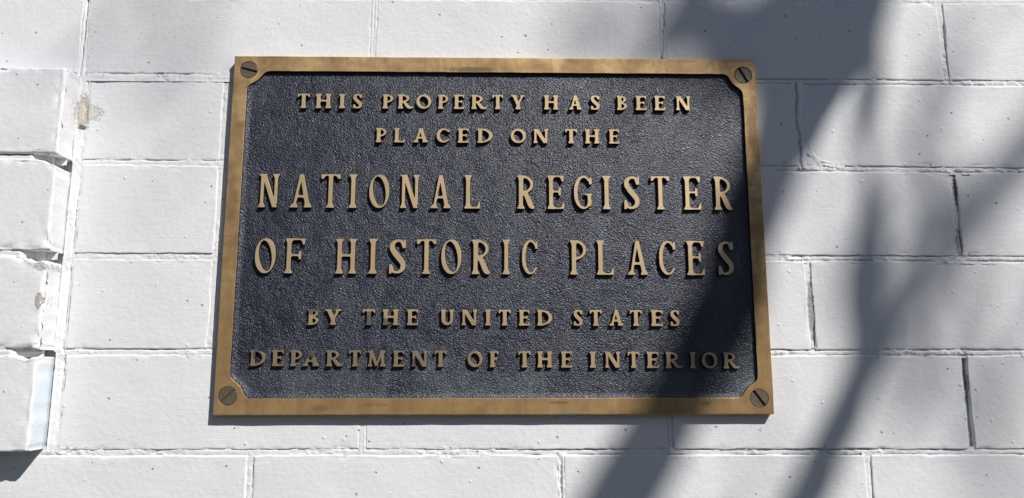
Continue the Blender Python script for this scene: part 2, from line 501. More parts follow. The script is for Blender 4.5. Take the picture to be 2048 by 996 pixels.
head(9, .357, -.0007, .0004, .0070, 0., wave=.0050, hw=.0068, mid=True, rand_g=False, gw=.00065, step=.0009)
head(10, -.316, .0009, .0008, .0012, .0004)
head(10, .534, .0014, .0013, .0010, .0040)
head(11, -.316, .0009, .0008, .0012, .0004)
head(11, .3565, .0014, .0016, .0016, .0045)
head(12, -.145, -.0001, .0004, .0008, .0, hw=.0048, mid=True)
head(12, .192, .0011, .0014, .0014, .0018, wave=.0006)
head(12, .527, .0050, .0010, .0006, .0034, rand_g=False)
head(13, -.265, .0008, .0010, .0008, .0010, wave=.0006)
head(13, .0718, -.0001, .0009, .0030, .0, hw=.0046, mid=True, wave=.0008)
head(13, .409, .0006, .0010, .0002, .0026)
# the corner of the brick right of the crack, rounded off with mortar
pts_ = [(.362, .117), (.3655, .0955), (.379, .0825), (.407, .0765)]
for p_, q_ in zip(pts_[:-1], pts_[1:]):
    sd_ += 100
    strip((p_[0], p_[1] + ZC), (q_[0], q_[1] + ZC), .0040, .0001, .0014, .0030, 0, sd_, mid=True, wave=.0010)
# lumpy vertical fillet in the corner between pilaster and wall
for i in (9, 10, 11, 12):
    xx = {9: -.4800, 10: -.4793, 11: -.4798, 12: -.4775}[i]
    head(i, xx, -.0003, .0010, .0004, .0028, hw=.0042)
# joints of the pilaster, its mortar fallen out towards the corner
for k, (rc, cr, gu, rend) in enumerate([(.0030, .0010, .003, .016), (.0010, .0012, .0012, .018), (.0014, .0014, .0020, .010)]):
    z = PJ[k + 1] + ZC
    strip((-.72, z), (-.4860, z), .0034, rc, cr, gu, .0006, 5000 + 90 * k, y0=-.0295, ramp_end=rend)
mort = obj('mortar', mesh('mortar', np.concatenate(MV), np.concatenate(MF), M_paint_m, True), wall)
# solid core of the wall behind the bricks
core = obj('mortar', mesh('mortar_core', [(x, y, z) for x in (XL - .1, XR + .1) for y in (.0085, .19) for z in (0.0, beds[0][0] + .005)],
          [(0, 1, 3, 2), (4, 6, 7, 5), (0, 4, 5, 1), (2, 3, 7, 6), (0, 2, 6, 4), (1, 5, 7, 3)], M_paint_m), wall)

# ------------------------------------------------------------- outlines from distance fields
def sd_seg(X, Y, p, q, wa, wb):
    """straight stroke with square ends, half-width wa at p and wb at q"""
    px, py = p; qx, qy = q
    L = math.hypot(qx - px, qy - py); dx, dy = (qx - px) / L, (qy - py) / L
    u = (X - px) * dx + (Y - py) * dy; v = -(X - px) * dy + (Y - py) * dx
    k = (wb - wa) / L
    side = (np.abs(v) - (wa + k * u)) / math.sqrt(1 + k * k)
    end = np.maximum(-u, u - L)
    ins = np.maximum(side, end)
    out = np.hypot(np.maximum(side, 0), np.maximum(end, 0))
    return np.where((side > 0) & (end > 0), out, ins)
def sd_curve(X, Y, pts):
    """smooth stroke through points (x, y, half width)"""
    P = np.array(pts, float); n = len(P); res = []
    for i in range(n - 1):
        p0 = P[max(i - 1, 0)]; p1 = P[i]; p2 = P[i + 1]; p3 = P[min(i + 2, n - 1)]
        for t in np.linspace(0, 1, 7)[:-1]:
            res.append(.5 * ((2 * p1) + (-p0 + p2) * t + (2 * p0 - 5 * p1 + 4 * p2 - p3) * t * t + (-p0 + 3 * p1 - 3 * p2 + p3) * t ** 3))
    res.append(P[-1]); res = np.array(res)
    d = np.full(X.shape, 9.)
    for a, b in zip(res[:-1], res[1:]):
        L2 = (b[0] - a[0]) ** 2 + (b[1] - a[1]) ** 2 + 1e-12
        t = np.clip(((X - a[0]) * (b[0] - a[0]) + (Y - a[1]) * (b[1] - a[1])) / L2, 0, 1)
        d = np.minimum(d, np.hypot(X - a[0] - t * (b[0] - a[0]), Y - a[1] - t * (b[1] - a[1])) - (a[2] + t * (b[2] - a[2])))
    return d
def sd_ell(X, Y, cx, cy, rx, ry):
    px, py = X - cx, Y - cy
    k0 = np.hypot(px / rx, py / ry); k1 = np.hypot(px / rx ** 2, py / ry ** 2) + 1e-9
    return k0 * (k0 - 1) / k1
def smin(a, b, k):
    h = np.maximum(k - np.abs(a - b), 0) / k
    return np.minimum(a, b) - h * h * k * .25
def smax(a, b, k): return -smin(-a, -b, k)

def contours(f, x, y, tol):
    """closed loops of f = 0, f < 0 on the left; simplified to tol"""
    inside = f < 0; nx, ny = f.shape
    segs = {}
    def ex(i, j):      # crossing on edge (i,j)-(i+1,j)
        t = f[i, j] / (f[i, j] - f[i + 1, j]); return (x[i] + t * (x[i + 1] - x[i]), y[j])
    def ey(i, j):
        t = f[i, j] / (f[i, j] - f[i, j + 1]); return (x[i], y[j] + t * (y[j + 1] - y[j]))
    c = inside[:-1, :-1] * 1 + inside[1:, :-1] * 2 + inside[1:, 1:] * 4 + inside[:-1, 1:] * 8
    T = {1: [('L', 'B')], 2: [('B', 'R')], 3: [('L', 'R')], 4: [('R', 'T')], 5: [('L', 'B'), ('R', 'T')], 6: [('B', 'T')], 7: [('L', 'T')],
         8: [('T', 'L')], 9: [('T', 'B')], 10: [('B', 'R'), ('T', 'L')], 11: [('T', 'R')], 12: [('R', 'L')], 13: [('R', 'B')], 14: [('B', 'L')]}
    pts = {}
    for i, j in zip(*np.nonzero((c > 0) & (c < 15))):
        for a, b in T[int(c[i, j])]:
            ks = []
            for s_ in (a, b):
                if s_ == 'B': k = ('x', i, j); pts.setdefault(k, None); pts[k] = pts[k] or ex(i, j)
                elif s_ == 'T': k = ('x', i, j + 1); pts.setdefault(k, None); pts[k] = pts[k] or ex(i, j + 1)
                elif s_ == 'L': k = ('y', i, j); pts.setdefault(k, None); pts[k] = pts[k] or ey(i, j)
                else: k = ('y', i + 1, j); pts.setdefault(k, None); pts[k] = pts[k] or ey(i + 1, j)
                ks.append(k)
            segs[ks[0]] = ks[1]
    loops = []
    while segs:
        k0, k = segs.popitem(); lp = [k0]
        while k != k0 and k in segs:
            lp.append(k); k = segs.pop(k)
        P = np.array([pts[q] for q in lp], float)
        if len(P) < 8: continue
        loops.append(simplify(P, tol))
    out = []
    for P in loops:
        a = .5 * np.sum(P[:, 0] * np.roll(P[:, 1], -1) - np.roll(P[:, 0], -1) * P[:, 1])
        out.append((a, P))
    if not out: return []
    big = max(out, key=lambda q: abs(q[0]))
    if big[0] < 0: out = [(-a, P[::-1]) for a, P in out]
    return [P for a, P in sorted(out, key=lambda q: -abs(q[0]))]
def simplify(P, tol):
    n = len(P); i0 = int(np.argmax(P[:, 0] + P[:, 1])); P = np.roll(P, -i0, 0)
    far = int(np.argmax(np.hypot(*(P - P[0]).T)))
    def rdp(a, b):
        if b - a < 2: return [a]
        A, B = P[a], P[b % n]; d = B - A; L = math.hypot(*d) + 1e-12
        q = P[a + 1:b]; dist = np.abs((q[:, 0] - A[0]) * d[1] - (q[:, 1] - A[1]) * d[0]) / L
        k = int(np.argmax(dist))
        if dist[k] < tol: return [a]
        m = a + 1 + k
        return rdp(a, m) + rdp(m, b)
    keep = rdp(0, far) + rdp(far, n)
    return P[keep]
def offset(P, d):
    """move a loop by d along its right-hand (outward for solid on the left) normals"""
    e = np.roll(P, -1, 0) - P; e /= np.hypot(*e.T)[:, None] + 1e-12
    nrm = np.stack([e[:, 1], -e[:, 0]], 1)
    m = nrm + np.roll(nrm, 1, 0); m /= np.maximum(np.sum(m * m, 1), .8)[:, None] / 2
    return P + m * d
def relief(loops, levels):
    """levels: list of (offset, y) from the base up to the face; returns V, F in x, y, z"""
    V = []; F = []; tops = []
    for P in loops:
        n = len(P); base = len(V)
        for off, y in levels:
            Q = offset(P, off)
            V += [(q[0], y, q[1]) for q in Q]
        for r in range(len(levels) - 1):
            for k in range(n):
                a = base + r * n + k; b = base + r * n + (k + 1) % n
                F.append((a, b, b + n, a + n))
        tops.append(range(base + (len(levels) - 1) * n, base + len(levels) * n))
    flat = [i for t in tops for i in t]
    tri = tessellate_polygon([[Vector((V[i][0], V[i][2], 0)) for i in t] for t in tops])
    for t in tri:
        a, b, c = (flat[i] for i in t)
        A, B, C_ = V[a], V[b], V[c]
        cr = (B[0] - A[0]) * (C_[2] - A[2]) - (B[2] - A[2]) * (C_[0] - A[0])
        if abs(cr) < 1e-14: continue
        F.append((a, b, c) if cr > 0 else (a, c, b))
    return V, F

# ------------------------------------------------------------- lettering
def glyph(ch, w, big):
    """field of one capital letter, height 1 and width w"""
    n = 110 if big else 92
    pad = .08
    x = np.linspace(-pad, w + pad, max(30, int(n * (w + 2 * pad)))); y = np.linspace(-pad, 1 + pad, int(n * 1.16))
    X, Y = np.meshgrid(x, y, indexing='ij')
    S, t, sh, so_ = (.059, .032, .040, .052) if big else (.118, .062, .105, .060)
    K = .055 if big else .060                                   # bracket softness
    def ser(cx, top, hw):                                       # flared slab serif
        y0 = 1 - sh if top else 0
        a = sd_seg(X, Y, (cx - hw, y0 + sh / 2), (cx + hw, y0 + sh / 2), sh / 2, sh / 2)
        yy = 1 - sh * 1.1 if top else sh * 1.1
        y2 = yy + (-.055 if top else .055)
        return smin(a, sd_seg(X, Y, (cx, yy), (cx, y2), hw * .80, hw * .5), .03)
    def stem(cx, hw, a=0., b=1.): return sd_seg(X, Y, (cx, a), (cx, b), hw, hw)
    def U(*a):
        r = a[0]
        for q in a[1:]: r = smin(r, q, K)
        return r
    sh_w = S + so_
    xl = sh_w                                                   # left stem centre
    if ch == 'I':
        f = U(stem(w / 2, S), ser(w / 2, 1, w / 2), ser(w / 2, 0, w / 2))
    elif ch == 'H':
        hw = sh_w
        f = U(stem(hw, S), stem(w - hw, S), sd_seg(X, Y, (hw, .52), (w - hw, .52), t, t))
        for c in (hw, w - hw): f = U(f, ser(c, 1, hw), ser(c, 0, hw))
    elif ch == 'T':
        th = sh * 1.0
        f = U(stem(w / 2, S), ser(w / 2, 0, sh_w), sd_seg(X, Y, (0, 1 - th / 2), (w, 1 - th / 2), th / 2, th / 2))
        for c, s_ in ((0, 1), (w, -1)):
            f = U(f, sd_seg(X, Y, (c + s_ * .045, 1 - th), (c + s_ * .030, 1 - th - (.10 if big else .13)), .075 if big else .085, .030))
    elif ch in 'LEF':
        f = U(stem(xl, S), ser(xl, 1, sh_w), ser(xl, 0, sh_w))
        ar = .055 if big else .085
        if ch in 'LE':
            f = U(f, sd_seg(X, Y, (xl, sh * .5), (w, sh * .5), sh * .5, sh * .5),
                  sd_seg(X, Y, (w - .045, .02), (w - .012, .20 if big else .26), ar, .018))
        if ch in 'EF':
            f = U(f, sd_seg(X, Y, (xl, 1 - sh * .5), (w - .02, 1 - sh * .5), sh * .5, sh * .5),
                  sd_seg(X, Y, (w - .065, .98), (w - .045, .82 if big else .76), ar, .022))
            mx = w * (.80 if big else .80)
            f = U(f, sd_seg(X, Y, (xl, .52), (mx - .02, .52), t * .8, t * .8),
                  sd_seg(X, Y, (mx - .03, .40 if big else .41), (mx - .03, .64 if big else .63), .032, .032))
    elif ch in 'PRB':
        f = U(stem(xl, S), ser(xl, 1, sh_w), ser(xl, 0, sh_w))
        k = t if big else .055
        def bowl(yc, ry, rx):
            rx_c = rx - (xl + S * .3)
            out = np.maximum(smin(sd_ell(X, Y, xl + S * .3, yc, rx_c, ry), np.maximum(np.abs(Y - yc) - ry, np.abs(X - xl - S * .1) - S * .5), .02), -(X - xl))
            inn = smax(sd_ell(X, Y, xl + S * .55, yc, rx_c - S * 1.75, ry - 2 * k), (xl + S * .9) - X, .03)
            return smax(out, -inn, .015)
        if ch == 'P': f = U(f, bowl(.715 if big else .70, .285 if big else .30, w))
        if ch == 'B':
            f = U(f, bowl(.745, .255, w * .94)); f = smin(f, bowl(.27, .27, w), .02)
        if ch == 'R':
            f = U(f, bowl(.725 if big else .71, .275 if big else .29, w * (.93 if big else .72)))
            if big:
                f = U(f, sd_curve(X, Y, [(w * .46, .47, .055), (w * .62, .30, .075), (w * .76, .12, .075), (w * .86, .045, .055), (w * .97, .035, .034)]))
            else:
                f = U(f, sd_curve(X, Y, [(w * .38, .46, .06), (w * .52, .30, .10), (w * .66, .12, .105), (w * .82, .055, .075), (w * .93, .09, .050), (w * .965, .17, .030)]))
    elif ch == 'D':
        f = U(stem(xl, S), ser(xl, 1, sh_w), ser(xl, 0, sh_w))
        rx = w - xl
        out = np.maximum(smin(sd_ell(X, Y, xl, .5, rx, .5), np.maximum(np.abs(Y - .5) - .5, np.abs(X - xl) - .08), .02), xl - X)
        inn = smax(sd_ell(X, Y, xl + .04, .5, rx - 2 * S - .03, .5 - sh), xl + S - X, .03)
        f = smin(f, smax(out, -inn, .015), .02)
    elif ch == 'O':
        th = S * .96 if big else .108
        out = sd_ell(X, Y, w / 2, .5, w / 2, .505)
        a = math.radians(8 if big else 20)
        Xr = (X - w / 2) * math.cos(a) + (Y - .5) * math.sin(a); Yr = -(X - w / 2) * math.sin(a) + (Y - .5) * math.cos(a)
        inn = sd_ell(Xr, Yr, 0, 0, w / 2 - 2 * th * (1.0 if big else .95), .5 - 2 * t * (.85 if big else 1.05))
        f = np.maximum(out, -inn)
    elif ch in 'CG':
        A = S * (.92 if big else .95); hh = .46
        pts = []
        top_a, bot_a = (48, 318) if ch == 'C' else (48, 326)
        for k in range(13):
            a = math.radians(top_a + (bot_a - top_a) * k / 12)
            thick = t * .85 + (A - t * .85) * max(0, -math.cos(a)) ** .8
            rx = (w * 1.08 / 2 if ch == 'C' else w / 2 * 1.05) - thick; ry = .5 - thick
            pts.append((w * .52 + rx * math.cos(a), .5 + ry * math.sin(a), thick))
        f = sd_curve(X, Y, pts)
        f = U(f, sd_seg(X, Y, (w * .93, .96), (w * .93, .74), .020, .050))       # beak
        if ch == 'G':
            f = U(f, stem(w * .84, S * .80, .10, .44), sd_seg(X, Y, (w * .58, .44), (w, .44), sh * .42, sh * .42))
        f = smax(f, X - w, .02)
    elif ch == 'S':
        a, b = (.038, .070) if big else (.062, .108)
        f = sd_curve(X, Y, [(w * .84, .80, a * 1.1), (w * .72, .93, a), (w * .46, .955, a), (w * .22, .88, b * .85), (w * .17, .74, b), (w * .34, .59, b * 1.08),
                            (w * .60, .44, b * 1.08), (w * .82, .29, b), (w * .78, .13, b * .85), (w * .52, .045, a), (w * .26, .07, a), (w * .13, .20, a * 1.1)])
        f = U(f, sd_seg(X, Y, (w * .93, .985), (w * .89, .74), .022, .045), sd_seg(X, Y, (w * .05, .0), (w * .09, .27), .040, .030))
    elif ch == 'N':
        th = S * (.72 if big else .62)
        c1 = th + so_; c2 = w - th - so_ * .9
        dg = S * (1.0 if big else 1.0)
        f = U(stem(c1, th), stem(c2, th, .10, 1), ser(c1, 0, c1), ser(c2, 1, w - c2))
        f = smin(f, sd_seg(X, Y, (c1 + .02, 1.05), (c2 - .0, -.06), dg, dg), .03)
        f = smin(f, sd_seg(X, Y, (0, 1 - sh / 2), (c1, 1 - sh / 2), sh / 2, sh / 2), K)
        f = np.maximum(f, np.maximum(-Y, Y - 1)); f = np.maximum(f, X - np.where(Y < .5, c2 + th, w + 1))
    elif ch == 'M':
        th = S * .60; c1, c2 = th + so_ + .03, w - S - so_
        f = U(sd_seg(X, Y, (c1, 0), (c1 + .05, 1), th, th), ser(c1, 0, th + so_), ser(c2, 0, S + so_ * .9))
        f = smin(f, sd_seg(X, Y, (c2, 0), (c2 - .05, 1), S * .85, S * .85), .03)
        f = smin(f, sd_seg(X, Y, (c1 + .04, 1.02), (w * .5, .05), S * .9, S * .72), .02)
        f = smin(f, sd_seg(X, Y, (c2 - .06, 1.02), (w * .5, .05), th, th), .02)
        f = smin(f, ser(c1 + .01, 1, c1), .03); f = smin(f, ser(c2 - .0, 1, w - c2), .03)
        f = np.maximum(f, np.maximum(-Y, Y - 1))
    elif ch == 'A':
        th = S * (.62 if big else .62); c1 = th + so_ + .02; c2 = w - S - so_ * .9
        ax = w * .49
        f = smin(sd_seg(X, Y, (c1, 0), (ax, 1.03), th * .95, th * .95), sd_seg(X, Y, (c2, 0), (ax, 1.03), S * 1.0, S * .85), .02)
        f = U(f, ser(c1, 0, c1), ser(c2, 0, w - c2), sd_seg(X, Y, (c1 + .06, .33), (c2 - .04, .33), t, t))
        f = np.maximum(f, np.maximum(-Y, Y - 1))
    elif ch == 'Y':
        f = U(stem(w / 2, S, 0, .45), ser(w / 2, 0, sh_w), sd_seg(X, Y, (w / 2 - .01, .36), (w * .2, 1), S * .95, S * .95),
              sd_seg(X, Y, (w / 2 + .01, .36), (w * .83, 1), S * .60, S * .60))
        f = smin(f, sd_seg(X, Y, (0, 1 - sh / 2), (w * .40, 1 - sh / 2), sh / 2, sh / 2), K)
        f = smin(f, sd_seg(X, Y, (w * .66, 1 - sh / 2), (w, 1 - sh / 2), sh / 2, sh / 2), K)
        f = np.maximum(f, Y - 1)
    elif ch == 'U':
        th = S * .72; c1 = sh_w * .98; c2 = w - th - so_
        pts = [(c1, .95, S), (c1, .62, S), (c1, .36, S), (c1 + .05, .19, S * .9), ((c1 + c2) / 2, .085, .085), (c2 - .05, .19, th), (c2, .36, th), (c2, .62, th), (c2, .95, th)]
        f = U(sd_curve(X, Y, pts), ser(c1, 1, c1), ser(c2, 1, w - c2)); f = np.maximum(f, Y - 1)
    f = smax(f, np.maximum(np.maximum(-X, X - w), np.maximum(-Y - .004, Y - 1.004)), .02)
    return contours(f, x, y, .0045)

# letters as read off the plaque: left and right edge in millimetres from its centre; top, baseline (two samples)
LINES = [
 (False, (159.0, 159.0), (141.7, 141.7), [('T',-229.7,-215.9),('H',-208.9,-191.1),('I',-181.9,-175.0),('S',-165.7,-155.4),('P',-131.7,-119.6),('R',-114.0,-95.9),('O',-92.7,-75.4),('P',-67.7,-55.7),('E',-49.2,-37.3),('R',-29.0,-10.9),('T',-4.8,8.0),('Y',17.0,33.5),('H',55.4,72.0),('A',84.6,99.2),('S',110.0,120.2),('B',140.4,152.0),('E',162.3,174.8),('E',184.2,196.6),('N',209.5,226.2)]),
 (False, (118.4, 118.0), (101.3, 101.0), [('P',-138.3,-126.2),('L',-117.5,-105.3),('A',-95.1,-78.6),('C',-68.6,-53.6),('E',-44.3,-31.7),('D',-21.8,-4.2),('O',16.6,34.2),('N',42.8,59.8),('T',79.5,93.3),('H',102.5,119.1),('E',130.1,141.9)]),
 (True, (63.2, 62.4), (24.3, 23.4), [('N',-268.7,-245.8),('A',-233.0,-208.5),('T',-198.6,-176.9),('I',-166.9,-157.6),('O',-144.2,-121.1),('N',-108.9,-87.1),('A',-74.6,-51.5),('L',-36.2,-18.2),('R',23.9,43.8),('E',58.4,77.5),('G',88.6,109.6),('I',121.2,130.9),('S',145.9,164.1),('T',177.0,198.4),('E',214.2,234.2),('R',249.2,269.7)]),
 (True, (-11.2, -12.8), (-50.6, -51.8), [('O',-269.1,-245.8),('F',-235.6,-213.3),('H',-179.3,-155.8),('I',-142.6,-132.8),('S',-119.5,-100.7),('T',-88.8,-67.0),('O',-61.5,-38.5),('R',-27.3,-6.8),('I',7.3,15.8),('C',29.2,47.1),('P',83.2,101.6),('L',113.1,132.3),('A',147.9,171.0),('C',183.8,202.7),('E',214.9,235.2),('S',250.7,268.5)]),
 (False, (-90.4, -91.4), (-107.7, -108.9), [('B',-207.4,-195.4),('Y',-188.4,-170.5),('T',-147.1,-133.3),('H',-125.0,-107.3),('E',-98.1,-85.8),('U',-61.0,-46.4),('N',-37.8,-20.8),('I',-11.8,-5.3),('T',3.2,16.6),('E',25.6,37.3),('D',45.9,62.6),('S',86.5,96.4),('T',104.4,117.8),('A',126.2,141.5),('T',149.0,162.7),('E',172.5,185.6),('S',194.4,204.4)]),
 (False, (-135.2, -137.6), (-152.6, -155.2), [('D',-268.1,-251.0),('E',-244.3,-231.6),('P',-224.5,-211.7),('A',-210.9,-193.1),('R',-185.2,-166.2),('T',-160.7,-147.1),('M',-140.2,-120.4),('E',-112.4,-100.0),('N',-92.2,-74.8),('T',-67.2,-53.7),('O',-30.9,-14.3),('F',-6.6,3.2),('T',24.9,38.6),('H',45.8,62.2),('E',71.9,83.7),('I',103.6,110.4),('N',120.4,137.1),('T',145.5,158.6),('E',166.5,179.8),('R',187.4,206.5),('I',214.4,220.6),('O',227.6,244.8),('R',251.5,269.7)])]
YF = -.010                                                     # face of frame and letters
YP = YF + .0038                                                # floor of the sunken panel
plaque = thing('bronze_plaque', 'bronze plaque with raised lettering on a dark grained panel, screwed to the white wall', 'plaque', (0, 0, ZC))
widths = {}
for big, _, _, items in LINES:
    for ch, a, b in items: widths.setdefault((big, ch), []).append((b - a) / (39.2 if big else 17.4))
cache = {}
for big, top, base, items in LINES:
    for ch, a, b in items:
        key = (big, ch)
        if key not in cache:
            wd = float(np.mean(widths[key])); cap = .0391 if big else .0174
            loops = [P * cap for P in glyph(ch, wd, big)]
            V, F = relief(loops, [(.0003, .0050), (.0001, .0008), (.0, .0002), (-.0002, 0.)])
            V = [(v[0] - wd * cap / 2, v[1], v[2]) for v in V]
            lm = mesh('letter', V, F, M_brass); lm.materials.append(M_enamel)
            for p in lm.polygons:                              # enamel runs up the sides; only the tops are rubbed bright
                if max(lm.vertices[i].co.y for i in p.vertices) > .0006: p.material_index = 1
            cache[key] = (lm, wd * cap, cap)
        me, wcap, cap = cache[key]
        u = ((a + b) / 2 + 230) / 460
        zt = (top[0] + (top[1] - top[0]) * u) / 1000; z0 = (base[0] + (base[1] - base[0]) * u) / 1000
        o = obj('letter', me, plaque, ((a + b) / 2000, YF + .0001, z0))
        o.scale = ((b - a) / 1000 / wcap, 1, (zt - z0) / cap)
        o['label'] = 'raised bronze capital letter ' + ch

# frame: mitred border whose inner corners swell round the screws
HW, HH = .3050, .2048
IX, IZ = .2888, .1868
SC = [(-.2877, .1877), (.2900, .1855), (.2891, -.1876), (-.2900, -.1845)]
def opening(X, Z):
    f = np.maximum(np.abs(X) - IX, np.abs(Z + .0003) - IZ)
    for (sx, sz) in SC:
        f = smax(f, .0166 - np.hypot(X - sx, Z - sz), .0090)
    return f
gx = np.linspace(-.295, .295, 740); gz = np.linspace(-.195, .195, 490)
GX, GZ = np.meshgrid(gx, gz, indexing='ij')
inner = contours(opening(GX, GZ), gx, gz, .00012)[0][::-1]      # clockwise: hole
fine = []
for k in range(len(inner)):                                     # split long runs so the edge can waver
    p, q = inner[k], inner[(k + 1) % len(inner)]
    n = max(1, int(np.hypot(*(q - p)) / .006))
    for j in range(n): fine.append(p + (q - p) * j / n)
inner = np.array(fine)
inner = inner + np.stack([vnoise(inner[:, 0] / .009, inner[:, 1] / .009, 3), vnoise(inner[:, 0] / .009, inner[:, 1] / .009, 8)], 1) * .00022
def outer_loop():
    P = []
    cs = [(-HW, -HH), (HW, -HH), (HW, HH), (-HW, HH)]
    for k in range(4):
        p = np.array(cs[k]); q = np.array(cs[(k + 1) % 4]); n = 60
        for j in range(n): P.append(p + (q - p) * j / n)
    P = np.array(P)
    return P + np.stack([vnoise(P[:, 0] / .02, P[:, 1] / .02, 33), vnoise(P[:, 0] / .02, P[:, 1] / .02, 38)], 1) * .00020
holes = []
for (sx, sz) in SC:
    a = np.linspace(0, 2 * math.pi, 49)[:-1][::-1]
    holes.append(np.stack([sx + .0103 * np.cos(a), sz + .0103 * np.sin(a)], 1))
V = []; F = []; tops = []
def rings(P, levels):
    base = len(V); n = len(P)
    for off, y in levels:
        Q = offset(P, off); V.extend((q[0], y, q[1]) for q in Q)
    for r in range(len(levels) - 1):
        for k in range(n):
            a = base + r * n + k; b = base + r * n + (k + 1) % n
            F.append((a, b, b + n, a + n))
    tops.append(list(range(base + (len(levels) - 1) * n, base + len(levels) * n)))
rings(outer_loop(), [(-.0006, .0), (0, YF + .0009), (-.00035, YF + .0002), (-.0009, YF)])
rings(inner, [(.0006, YP + .0012), (.0002, YF + .0006), (0, YF + .00015), (-.0003, YF)])
for h in holes: rings(h, [(0, YF + .004), (0, YF + .0003), (-.00025, YF)])
flat = [i for t in tops for i in t]
for t in tessellate_polygon([[Vector((V[i][0], V[i][2], 0)) for i in t] for t in tops]):
    a, b, c = (flat[i] for i in t)
    cr = (V[b][0] - V[a][0]) * (V[c][2] - V[a][2]) - (V[b][2] - V[a][2]) * (V[c][0] - V[a][0])
    if abs(cr) > 1e-13: F.append((a, b, c) if cr > 0 else (a, c, b))
frame = obj('frame', mesh('frame', V, F, M_brass), plaque)
frame.data.materials.append(M_enamel)
for p in frame.data.polygons:
    cc = p.center
    if abs(cc.x) < .2925 and abs(cc.z) < .1905 and max(frame.data.vertices[i].co.y for i in p.vertices) > YF + .0005 \
            and min(math.hypot(cc.x - a_, cc.z - b_) for a_, b_ in SC) > .0125: p.material_index = 1

# sunken panel: a sheet that curls up to the frame all round
px = np.linspace(-.2955, .2955, 300); pz = np.linspace(-.194, .194, 200)
PX, PZ = np.meshgrid(px, pz, indexing='ij')
ed = -opening(PX, PZ)                                           # distance inside the opening
r_c = .0055 + .0010 * fbm(PX / .03, PZ / .03, 5, 2)
cove = np.clip(1 - ed / r_c, 0, 1)
left_bot = np.clip(.45 + .55 * np.clip((-PX - .27) / .01, 0, 1) + .45 * np.clip((-PZ - .17) / .01, 0, 1), 0, 1)
PY = YP - .0023 * cove ** 2 * left_bot + .00022 * fbm(PX / .02, PZ / .02, 9, 3) + .00012 * fbm(PX / .004, PZ / .004, 19, 2)
PY = np.where(ed < -.0012, YP + .0006, PY)
panel = obj('background_panel', mesh('background_panel', np.stack([PX, PY, PZ], -1).reshape(-1, 3), grid_faces(300, 200), M_panel, True), plaque)

# slotted screws
def screw_mesh(r, slot, depth):
    V = []; F = []
    for s_ in (1, -1):                                          # two D-shaped halves of the head
        a0 = math.asin(slot / r); n = 22
        arc = [(r * math.cos(a0 + (math.pi - 2 * a0) * k / n), s_ * r * math.sin(a0 + (math.pi - 2 * a0) * k / n)) for k in range(n + 1)]
        if s_ < 0: arc = arc[::-1]
        loop = np.array(arc)
        base = len(V); m = len(loop)
        for off, y in ((0, depth + .001), (0, .0004), (-.0004, 0.)):
            Q = offset(loop, off)
            V.extend((q[0], y, q[1]) for q in Q)
        for rr_ in range(2):
            for k in range(m):
                a = base + rr_ * m + k; b = base + rr_ * m + (k + 1) % m
                F.append((a, b, b + m, a + m))
        F.append(tuple(range(base + 2 * m, base + 3 * m)))
    b = len(V); n = 32                                          # floor of the slot
    V += [(r * .995 * math.cos(2 * math.pi * k / n), depth, r * .995 * math.sin(2 * math.pi * k / n)) for k in range(n)]
    F.append(tuple(range(b, b + n)))
    return V, F
for (sx, sz), ang, r, sl, dp in zip(SC, (-15, -61, -54, 43), (.0098, .0098, .0101, .0100), (.0013, .0014, .0014, .0007), (.0024, .0024, .0024, .0012)):
    V, F = screw_mesh(r, sl, dp)
    o = obj('screw', mesh('screw', V, F, M_screw), plaque, (sx, YF + .0003, sz))
    o.rotation_euler = (0, -math.radians(ang), 0)
    for p in o.data.polygons: pass

# ------------------------------------------------------------- the tree whose limbs shade the wall
tree = thing('bare_tree', 'leafless tree just out of view, its limbs throwing the soft shadows over plaque and wall', 'tree', (5.2, -4.4, 0))
TL = tree.location
def tube(name, pts, parent, sides=14):
    """pts: (x, y, z, r) world points; smooth tapered tube"""
    P = np.array(pts, float); res = []
    n = len(P)
    for i in range(n - 1):
        p0 = P[max(i - 1, 0)]; p1 = P[i]; p2 = P[i + 1]; p3 = P[min(i + 2, n - 1)]
        for t in np.linspace(0, 1, 6)[:-1]:
            res.append(.5 * ((2 * p1) + (-p0 + p2) * t + (2 * p0 - 5 * p1 + 4 * p2 - p3) * t * t + (-p0 + 3 * p1 - 3 * p2 + p3) * t ** 3))
    res.append(P[-1]); res = np.array(res); V = []
    for i, q in enumerate(res):
        d = Vector(res[min(i + 1, len(res) - 1)][:3] - res[max(i - 1, 0)][:3]).normalized()
        a = d.cross(Vector((0, 1, .01))).normalized(); b = d.cross(a)
        for k in range(sides):
            an = 2 * math.pi * k / sides
            rr_ = max(q[3], .002) * (1 + .05 * math.sin(3 * an + i * .7) + .04 * math.sin(i * 1.3 + an))
            v = Vector(q[:3]) + (a * math.cos(an) + b * math.sin(an)) * rr_ - TL
            V.append(v)
    F = [(i * sides + k, i * sides + (k + 1) % sides, (i + 1) * sides + (k + 1) % sides, (i + 1) * sides + k)
         for i in range(len(res) - 1) for k in range(sides)]
    F.append(tuple(range(sides))[::-1]); F.append(tuple(range((len(res) - 1) * sides, len(res) * sides)))
    return obj(name, mesh(name, V, F, M_bark, True), parent)
